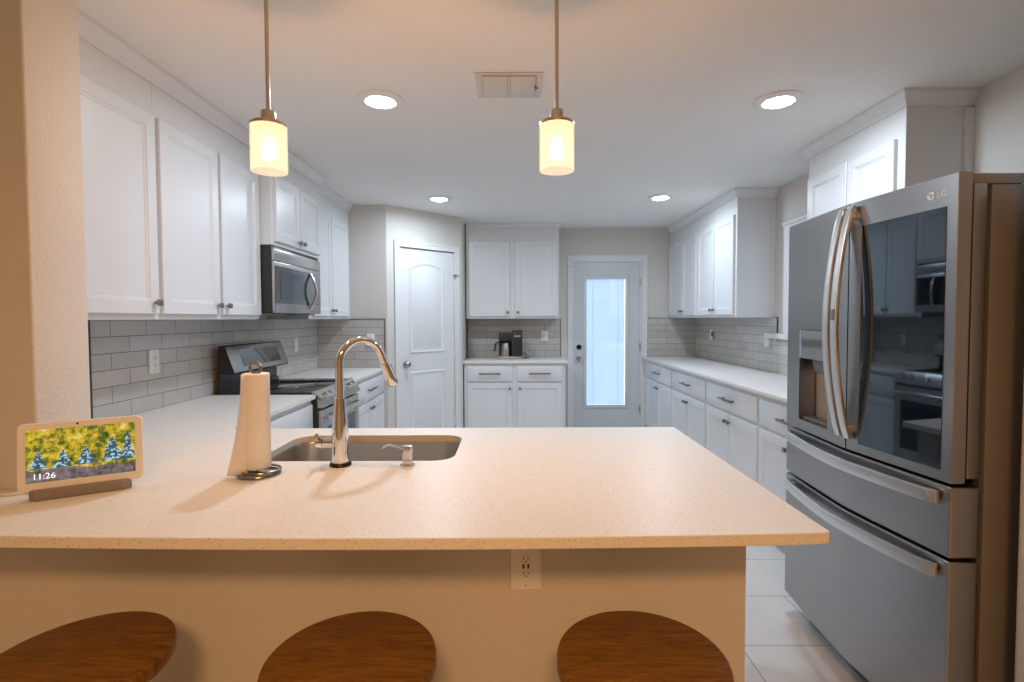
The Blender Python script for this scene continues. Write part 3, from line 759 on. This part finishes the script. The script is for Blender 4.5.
for x in (0.07, W - 0.07): hb.box(x - 0.012, x + 0.012, -0.068, -0.028, 0.756, 0.774, bev=0.002)
hb.build('handle', M_steel_bright, dr)
B().box(0.006, W - 0.006, -0.026, -0.001, 0.04, 0.205, bev=0.004).build('storage_drawer', M_steel, t)
b = B().box(0.004, W - 0.004, 0.585, 0.60, 0.905, 1.04).box(0.004, W - 0.004, 0.572, 0.585, 0.905, 0.95).build('backguard_base', M_black, t)
bgp = B().prism([(0.505, 1.036), (0.500, 1.048), (0.556, 1.206), (0.564, 1.212), (0.592, 1.212), (0.602, 1.036)], 0.0, W, axis='x').build('backguard', M_black, t)
Mbg = Matrix.Translation((0, 0.500, 1.046)) @ Matrix.Rotation(-math.atan2(0.056, 0.160), 4, 'X')
B().box(0.002, W - 0.002, -0.004, 0.0, 0.0, 0.168, bev=0.0015, M=Mbg).build('face_plate', M_steel, bgp)
B().box(0.13, W - 0.10, -0.0055, -0.0042, 0.030, 0.140, M=Mbg).build('display', M_blackglass, bgp)
B().tube([(0.07, -0.0042, 0.035), (0.07, -0.0055, 0.035)], 0.008, 16, M=Mbg).build('emblem', M_steel_bright, bgp)

# ------------------------------------------------------------------ microwave
t = thing('microwave', 'stainless steel microwave mounted above the range', 'microwave', (-1.449, 3.1295, 1.412), LFT)
W = 0.757; HM = 0.385
B().box(0, W, 0.0, 0.390, 0, HM + 0.023, bev=0.003).build('body', M_blackplastic, t)
B().box(0.0, W, -0.016, -0.0005, HM - 0.070, HM + 0.005, bev=0.004).build('vent_grille', M_steel, t)
dr = B().box(0.0, W * 0.995, -0.016, -0.0005, 0.0, HM - 0.072, bev=0.004).build('door', M_steel, t)
B().box(0.008, W - 0.01, -0.0178, -0.0162, 0.058, HM - 0.098).build('glass', M_blackglass, dr)
B().box(0.075, 0.50, -0.0190, -0.0179, 0.082, HM - 0.125).build('window', M_ovenglass, dr)
hp = [(0.555, -0.018 - 0.042 * math.sin(PI * i / 12), 0.032 + 0.255 * i / 12) for i in range(13)]
B().tube(hp, 0.009, 12, flat=(1.0, 1.0)).build('handle', M_steel_bright, dr)
B().tube([(0.04, -0.0162, 0.028), (0.04, -0.0176, 0.028)], 0.008, 16).build('emblem', M_steel_bright, dr)
B().box(0.02, 0.30, 0.05, 0.36, -0.010, -0.0005, bev=0.003).box(W - 0.30, W - 0.02, 0.05, 0.36, -0.010, -0.0005, bev=0.003).build('grease_filter', M_grey, t)

# ------------------------------------------------------------------ refrigerator: local x towards camera, y into the case
t = thing('refrigerator', 'stainless steel french door refrigerator with dark glass panel', 'refrigerator', (1.27, 2.378, 0), RGT)
W = 0.898; SP = 0.480
B().box(0.012, W - 0.012, 0.105, 0.82, 0.03, 1.750, bev=0.004).build('case', M_case, t)
B().box(0.03, W - 0.03, 0.098, 0.13, 0.0, 0.09).build('foot_grille', M_gap, t)
B().box(0.03, W - 0.03, 0.088, 0.105, 0.09, 1.745).build('door_gasket', M_gap, t)
for x0, x1 in ((0.01, 0.075), (W - 0.075, W - 0.01)): B().box(x0, x1, 0.03, 0.20, 1.7505, 1.782, bev=0.006).build('hinge_cover', M_grey, t)
ZD0, ZD1 = 0.886, 1.783
def bulge(b, cuts=True):
    # the whole front is gently crowned towards the gap between the doors
    if cuts:
        for i in range(1, 24):
            x = W * i / 24
            bmesh.ops.bisect_plane(b.bm, geom=b.bm.verts[:] + b.bm.edges[:] + b.bm.faces[:], plane_co=(x, 0, 0), plane_no=(1, 0, 0))
    for v in b.bm.verts:
        u = (SP - v.co.x) / SP if v.co.x < SP else (v.co.x - SP) / (W - SP)
        u = min(1, max(0, u))
        v.co.y -= 0.038 * (1 - u ** 1.25) * max(0.0, min(1.0, (0.087 - v.co.y) / 0.03))
    return b
# left door built round the dispenser recess
rx0, rx1, rz0, rz1 = 0.118, 0.357, 0.928, 1.319
d = B()
d.box(0, rx0, 0, 0.086, ZD0, ZD1).box(rx1, SP - 0.002, 0, 0.086, ZD0, ZD1).box(rx0, rx1, 0, 0.086, rz1, ZD1).box(rx0, rx1, 0, 0.086, ZD0, rz0).box(rx0, rx1, 0.072, 0.086, rz0, rz1)
bmesh.ops.remove_doubles(d.bm, verts=d.bm.verts, dist=0.00001)
ld = bulge(d).build('door', M_fsteel, t, ang=14)
dp = bulge(B().box(rx0 + 0.002, rx1 - 0.002, -0.002, 0.071, 1.195, rz1 - 0.002, bev=0.002)).build('dispenser_panel', mat('dispenser_grey', (0.30, 0.32, 0.33), 0.15, 0.6), ld)
M_recess_reflect = mat('recess_painted_reflection', (0.66, 0.54, 0.45), 0.35, 0.4)  # stainless recess; the warm room's reflection is painted in as tan
B().box(rx0 + 0.002, rx1 - 0.002, 0.062, 0.0715, rz0 + 0.001, 1.194).build('dispenser_back', M_recess_reflect, ld)
B().prism([(0.012, 1.1945), (0.060, 1.1945), (0.055, 1.165), (0.045, 1.14), (0.030, 1.135), (0.020, 1.165)], rx0 + 0.05, rx1 - 0.03, axis='x', bev=0.002).build('nozzle', M_grey, ld)
B().tube([((rx0 + rx1) / 2 + 0.03, 0.052, 1.13), ((rx0 + rx1) / 2 + 0.01, 0.045, 0.96)], 0.011, 12).build('paddle', M_steel_bright, ld)
B().box(rx0 + 0.004, rx1 - 0.004, 0.004, 0.060, rz0 + 0.0005, rz0 + 0.010, bev=0.002).build('drip_tray', M_grey, ld)
# right door-in-door
rd = bulge(B().box(SP + 0.002, W, 0, 0.040, ZD0, ZD1, bev=0.0025)).build('door', M_fsteel, t, ang=14)
bulge(B().box(SP + 0.006, W - 0.006, 0.049, 0.087, ZD0 + 0.012, ZD1 - 0.032, bev=0.003)).build('inner_door', M_fsteel, t, ang=14)
bulge(B().box(SP + 0.01, W - 0.008, 0.0402, 0.0489, ZD0 + 0.01, ZD1 - 0.03)).build('door_seal', M_gap, t)
gx0, gx1, gz0, gz1 = 0.545, 0.864, 0.918, 1.692
bulge(B().box(gx0, gx1, -0.0015, -0.0002, gz0, gz1, bev=0.0005, seg=1)).build('glass_panel', M_glassdark, rd)
M_logo = mat('logo_silver', (0.80, 0.79, 0.78), 0.35, 0.4)
lx, lz = 0.812, 1.733
lyb = -0.038 * (1 - ((lx + 0.03 - SP) / (W - SP)) ** 1.25)
tm = text_mesh('brand_mark', 'LG', 0.026, Matrix.Translation((lx + 0.019, lyb - 0.0016, lz - 0.010)) @ Matrix.Rotation(math.radians(6.2), 4, 'Z') @ Matrix.Rotation(PI / 2, 4, 'X'), M_logo, rd)
lg = B().tube([(lx, -0.0002, lz), (lx, -0.0010, lz)], 0.0125, 28)
lg.mi = 1
lg.box(lx - 0.0015, lx + 0.001, -0.0015, -0.0010, lz - 0.007, lz + 0.006).box(lx - 0.0015, lx + 0.005, -0.0015, -0.0010, lz - 0.007, lz - 0.0050).box(lx + 0.003, lx + 0.011, -0.0015, -0.0010, lz - 0.001, lz + 0.001).tube([(lx - 0.006, -0.001, lz + 0.004), (lx - 0.006, -0.0015, lz + 0.004)], 0.002, 10)
bulge(lg, False).build('emblem', [M_logo, M_grey], rd)
# curved flat bar handles
def bow_poly(a0, a1, e, bow, th, n=24, p=0.8):
    """bowed strap outline: list of (along, y)"""
    out = [(a0 + (a1 - a0) * i / n, -e - bow * math.sin(PI * i / n) ** p) for i in range(n + 1)]
    return out + [(a, y + th) for a, y in out[::-1]]
def bar_v(x, parent):
    b = B().prism([(y, z) for z, y in bow_poly(0.93, 1.768, 0.020, 0.056, 0.013)], x - 0.015, x + 0.015, axis='x', bev=0.002)
    for z in (0.965, 1.733): b.box(x - 0.009, x + 0.009, -0.022, 0.001, z - 0.012, z + 0.012, bev=0.002)
    return bulge(b, False).build('handle', M_satin, parent)
bar_v(SP - 0.019, ld)
bh = bar_v(SP + 0.030, rd)
bulge(B().box(SP + 0.021, SP + 0.039, -0.0785, -0.0765, 1.36, 1.40, bev=0.0005), False).build('latch_button', M_grey, bh)
for nm, z0, z1, zh in (('upper_drawer', 0.666, 0.876, 0.838), ('lower_drawer', 0.098, 0.656, 0.618)):
    dd_ = bulge(B().box(0, W, 0, 0.086, z0, z1, bev=0.006, seg=3)).build(nm, M_fsteel, t, ang=14)
    hb = B().prism(bow_poly(0.03, W - 0.03, 0.018, 0.030, 0.012, p=0.6), zh - 0.020, zh + 0.020, bev=0.002)
    for x in (0.06, W - 0.06): hb.box(x - 0.014, x + 0.014, -0.024, 0.001, zh - 0.009, zh + 0.009, bev=0.002)
    bulge(hb, False).build('handle', M_satin, dd_)

# ------------------------------------------------------------------ coffee maker
t = thing('coffee_maker', 'black drip coffee maker with glass carafe on nook worktop', 'coffee maker', (-0.155, 5.80, CT))
B().box(0, 0.275, -0.01, 0.20, 0, 0.032, bev=0.004).build('base', M_steel, t)
B().box(0.005, 0.155, 0.0, 0.19, 0.205, 0.300, bev=0.006).box(0.005, 0.155, 0.13, 0.19, 0.033, 0.205).build('brew_head', M_blackplastic, t)
B().box(0.158, 0.272, 0.0, 0.19, 0.033, 0.325, bev=0.005).build('water_tank', M_blackplastic, t)
B().box(0.180, 0.250, -0.004, -0.0004, 0.252, 0.270).build('control_panel', M_steel, t)
ca = B().lathe([(0, 0.034), (0.050, 0.034), (0.058, 0.06), (0.058, 0.12), (0.048, 0.165), (0.045, 0.178)], (0.083, 0.066, 0), seg=32).build('carafe', M_nickel, t)
B().lathe([(0.0, 0.178), (0.046, 0.178), (0.046, 0.195), (0, 0.198)], (0.083, 0.066, 0), seg=28).build('lid', M_blackplastic, ca)
B().tube([(0.035, 0.06, 0.185), (-0.01, 0.045, 0.19), (-0.03, 0.04, 0.175), (-0.038, 0.04, 0.13), (-0.042, 0.04, 0.09)], 0.009, 10).build('handle', M_blackplastic, ca)
B().tube([(0.272, 0.15, 0.05), (0.30, 0.12, 0.065), (0.325, 0.10, 0.05), (0.318, 0.08, 0.01), (0.285, 0.10, 0.006), (0.34, 0.15, 0.006), (0.36, 0.25, 0.006)], 0.004, 8).build('power_cord', M_blackplastic, t)

# ------------------------------------------------------------------ outlets and switches; local: plate centre, facing -y
def plate(label, cat, name, loc, rz, w=0.074, h=0.118, mode='duplex', group='electrical wall plates'):
    t = thing(name, label, cat, loc, rz, group)
    B().box(-w / 2, w / 2, -0.006, -0.0004, -h / 2, h / 2, bev=0.0025).build('cover_plate', M_plastic, t)
    if mode == 'switch':
        B().box(-0.016, 0.016, -0.009, -0.006, -0.033, 0.033, bev=0.001).build('rocker', M_plastic, t)
    else:
        b = B().box(-0.0165, 0.0165, -0.008, -0.006, -0.034, 0.034, bev=0.001); b.mi = 1
        for zc in (-0.020, 0.020):
            for s in (-1, 1): b.box(s * 0.006 - 0.001, s * 0.006 + 0.001, -0.0088, -0.008, zc - 0.002, zc + 0.006)
            b.tube([(0, -0.008, zc - 0.007), (0, -0.0088, zc - 0.007)], 0.0022, 10)
        if mode == 'usb':
            for s in (-1, 1): b.box(s * 0.0065 - 0.0026, s * 0.0065 + 0.0026, -0.0088, -0.008, -0.006, 0.006)
        b.build('receptacle', [M_plastic, M_slot], t)
    b = B()
    for s in (-1, 1): b.tube([(0, -0.006, s * (h / 2 - 0.012)), (0, -0.0070, s * (h / 2 - 0.012))], 0.0028, 10)
    b.build('screw', M_nickel, t)
    return t
plate('white outlet with charging ports on the low wall under the bar', 'outlet', 'wall_outlet', (0.035, 1.3795, 0.703), 0, w=0.082, h=0.132, mode='usb')
plate('white outlet on left wall tiles nearest the camera', 'outlet', 'wall_outlet', (XL + 0.0085, 2.635, 1.158), LFT, mode='duplex', h=0.122)
plate('white switch plate on left wall tiles beyond the range', 'switch', 'wall_switch', (XL + 0.0085, 4.374, 1.157), LFT, mode='switch')
plate('white outlet on the tiles behind the faucet spout', 'outlet', 'wall_outlet', (-1.33, PY - 0.0085, 1.175), 0)
plate('white switch plate right of the coffee maker', 'switch', 'wall_switch', (0.385, YB - 0.0085, 1.165), 0, w=0.085, mode='switch')
plate('white outlet on right wall tiles holding a plug-in light', 'outlet', 'wall_outlet', (XR - 0.0085, 5.66, 1.185), RGT)
t = thing('night_light', 'small white plug-in night light in the right wall outlet', 'night light', (XR - 0.018, 5.60, 1.185), RGT)
B().box(-0.022, 0.022, -0.03, -0.0005, -0.055, -0.015, bev=0.006).build('body', M_plastic, t)
B().box(-0.016, 0.016, -0.022, -0.0005, -0.014, 0.035, bev=0.006).build('lens', M_grey, t)

# ------------------------------------------------------------------ back door
d0 = struct('door_1', B().box(0.734, 0.872, YB + 0.012, YB + 0.055, 0.012, 2.038).box(1.369, 1.526, YB + 0.012, YB + 0.055, 0.012, 2.038).box(0.872, 1.369, YB + 0.012, YB + 0.055, 0.012, 0.316).box(0.872, 1.369, YB + 0.012, YB + 0.055, 1.861, 2.038),
            M_doorpaint, 'back door with full-length glass and white blinds', 'door', smooth=False)
def add_struct_part(name, b, m, parent): return b.build(name, m, parent)
b = B()
gx0_, gx1_, gz0_, gz1_ = 0.872, 1.369, 0.316, 1.861
for x0, x1, z0, z1 in ((gx0_ - 0.022, gx0_ + 0.018, gz0_ - 0.022, gz1_ + 0.022), (gx1_ - 0.018, gx1_ + 0.022, gz0_ - 0.022, gz1_ + 0.022), (gx0_ + 0.018, gx1_ - 0.018, gz0_ - 0.022, gz0_ + 0.018), (gx0_ + 0.018, gx1_ - 0.018, gz1_ - 0.018, gz1_ + 0.022)):
    b.box(x0, x1, YB - 0.002, YB + 0.012, z0, z1, bev=0.004)
add_struct_part('glass_frame', b, M_doorpaint, d0)
add_struct_part('glass', B().box(gx0_, gx1_, YB + 0.018, YB + 0.021, gz0_, gz1_), M_glass, d0)
b = B()
n_ = 62
for i in range(n_):
    z = gz0_ + 0.028 + (gz1_ - gz0_ - 0.05) * i / (n_ - 1)
    b.box(gx0_ + 0.02, gx1_ - 0.02, -0.0005, 0.0005, -0.0135, 0.0135, M=Matrix.Translation((0, YB + 0.036, z)) @ Matrix.Rotation(0.28, 4, 'X'))
b.box(gx0_ + 0.005, gx1_ - 0.005, YB + 0.024, YB + 0.050, gz1_ - 0.024, gz1_ - 0.001)
for x in (0.97, 1.27): b.box(x - 0.003, x + 0.003, YB + 0.0225, YB + 0.0245, gz0_ + 0.01, gz1_ - 0.02)
add_struct_part('blind', b, M_blind, d0)
add_struct_part('doorknob', B().lathe([(0, 0), (0.032, 0), (0.032, 0.006), (0.012, 0.010), (0.011, 0.028), (0.026, 0.036), (0.028, 0.050), (0.018, 0.060), (0, 0.062)], M=Matrix.Translation((0.80, YB + 0.012, 0.896)) @ Matrix.Rotation(PI / 2, 4, 'X')), M_nickel, d0)
add_struct_part('deadbolt', B().lathe([(0, 0), (0.030, 0), (0.030, 0.010), (0.024, 0.016), (0, 0.016)], M=Matrix.Translation((0.80, YB + 0.012, 1.028)) @ Matrix.Rotation(PI / 2, 4, 'X')), M_metalblack, d0)
for z in (0.28, 1.03, 1.80): add_struct_part('hinge', B().box(1.524, 1.536, YB - 0.004, YB + 0.012, z - 0.045, z + 0.045), M_nickel, d0)
def casing(x0, x1, zt, wd_, yf=0.0, th=0.018, M=None, b=None):
    b = b or B()
    for a0, a1, c0, c1 in ((x0, x0 + wd_, 0, zt), (x1 - wd_, x1, 0, zt), (x0 + wd_, x1 - wd_, zt - wd_, zt)):
        b.box(a0, a1, yf - th * 0.7, yf, c0, c1, M=M)
    e = 0.016
    b.box(x0, x0 + e, yf - th, yf - th * 0.7, 0, zt, M=M).box(x1 - e, x1, yf - th, yf - th * 0.7, 0, zt, M=M).box(x0 + e, x1 - e, yf - th, yf - th * 0.7, zt - e, zt, M=M)
    return b
bb = casing(0.663, 1.612, 2.118, 0.062, YB)
bb.box(0.722, 0.733, YB - 0.002, YB + 0.12, 0, 2.05).box(1.527, 1.538, YB + 0.002, YB + 0.12, 0, 2.05).box(0.722, 1.538, YB - 0.002, YB + 0.12, 2.039, 2.056).box(0.722, 1.538, YB + 0.005, YB + 0.12, 0.0, 0.011)
struct('trim_16', bb, M_trim, 'white casing around the back door', 'door casing')
B().box(0.70, 0.735, YB - 0.03, YB - 0.0185, 1.985, 2.015, bev=0.003).build('door_sensor', M_plastic, d0)

# ------------------------------------------------------------------ pantry door (angled)
pd = B().box(ds0, ds1, 0.012, 0.047, 0.01, dz1, bev=0.001, seg=1, M=M45)
pdo = struct('door_2', pd, M_trim, 'white arched-panel door in the angled wall', 'door')
def arch(d, y, x0=ds0 + 0.105, x1=ds1 - 0.125, z0=1.035, z1=1.875, rise=0.055):
    P = [(x0 + d, y, z0 + d), (x1 - d, y, z0 + d)]
    n = 16; xm = (x0 + x1) / 2; hw_ = (x1 - x0) / 2 - d
    for i in range(n + 1):
        u = 1 - 2 * i / n
        P.append((xm + hw_ * u, y, z1 + rise * (1 - abs(u) ** 2.2) - d))
    return P
def rect(d, y, x0=ds0 + 0.105, x1=ds1 - 0.125, z0=0.20, z1=0.85): return [(x0 + d, y, z0 + d), (x1 - d, y, z0 + d), (x1 - d, y, z1 - d), (x0 + d, y, z1 - d)]
for fn in (arch, rect):
    B().loops([fn(-0.004, 0.0121), fn(0.010, 0.002), fn(0.022, 0.008), fn(0.045, 0.0085), fn(0.058, 0.004)], M=M45).build('raised_panel', M_trim, pdo)
B().lathe([(0, 0), (0.032, 0), (0.032, 0.006), (0.012, 0.010), (0.011, 0.028), (0.026, 0.036), (0.029, 0.050), (0.018, 0.060), (0, 0.062)], M=M45 @ Matrix.Translation((ds0 + 0.065, 0.012, 0.93)) @ Matrix.Rotation(PI / 2, 4, 'X')).build('doorknob', M_nickel, pdo)
for z in (0.30, 1.03, 1.82): B().box(ds1 - 0.002, ds1 + 0.006, 0.0, 0.014, z - 0.045, z + 0.045, M=M45).build('hinge', M_trim, pdo)
B().tube([(ds1 - 0.03, -0.022, 1.825), (ds1 + 0.045, -0.022, 1.825)], 0.004, 8, M=M45).box(ds1 - 0.008, ds1 + 0.012, -0.022, -0.002, 1.80, 1.835, M=M45).build('door_stop', M_nickel, pdo)
bb = casing(ds0 - 0.065, ds1 + 0.065, dz1 + 0.065, 0.058, 0.0, 0.018, M=M45)
bb.box(ds0 - 0.0065, ds0 - 0.001, 0, 0.1, 0, dz1 + 0.005, M=M45).box(ds1 + 0.001, ds1 + 0.0065, 0.015, 0.1, 0, dz1 + 0.005, M=M45)
struct('trim_17', bb, M_trim, 'white casing around the arched door', 'door casing')

# ------------------------------------------------------------------ right-hand window (mostly behind the fridge)
b = B().box(XR - 0.002, XR + 0.11, WY0, WY0 + 0.03, WZ0, WZ1).box(XR - 0.002, XR + 0.11, WY1 - 0.03, WY1, WZ0, WZ1).box(XR - 0.002, XR + 0.11, WY0 + 0.03, WY1 - 0.03, WZ1 - 0.03, WZ1).box(XR - 0.002, XR + 0.11, WY0 + 0.03, WY1 - 0.03, WZ0, WZ0 + 0.03).box(XR + 0.06, XR + 0.09, WY0 + 0.03, WY1 - 0.03, 1.62, 1.65)
wn = struct('window_1', b, M_trim, 'white framed window beside the fridge', 'window')
B().box(XR + 0.07, XR + 0.073, WY0 + 0.03, WY1 - 0.03, WZ0 + 0.03, WZ1 - 0.03).build('glass', M_glass, wn)
b = B()
for i in range(24):
    z = WZ0 + 0.045 + (WZ1 - WZ0 - 0.1) * i / 23
    b.box(-0.0006, 0.0006, WY0 + 0.035, WY1 - 0.035, -0.018, 0.018, M=Matrix.Translation((XR + 0.03, 0, z)) @ Matrix.Rotation(0.35, 4, 'Y'))
b.build('blind', M_blind, wn)
b = B().box(XR - 0.020, XR, WY1, WY1 + 0.075, WZ0, WZ1 + 0.001).box(XR - 0.020, XR, WY0 - 0.075, WY0, WZ0, WZ1 + 0.001)
b.box(XR - 0.024, XR, WY0 - 0.08, WY1 + 0.077, WZ1 + 0.001, WZ1 + 0.08).box(XR - 0.035, XR, WY0 - 0.09, WY1 + 0.085, WZ1 + 0.08, WZ1 + 0.105, bev=0.003)
struct('trim_18', b, M_trim, 'white window casing with flat cornice', 'window casing')
b = B().box(XR - 0.035, XR - 0.0082, 3.3, 4.425, 1.196, 1.242, bev=0.002).box(XR - 0.035, XR - 0.0082, 4.355, 4.425, 1.125, 1.196, bev=0.002)
struct('trim_19', b, M_trim, 'white window sill ending in a short drop', 'window sill')
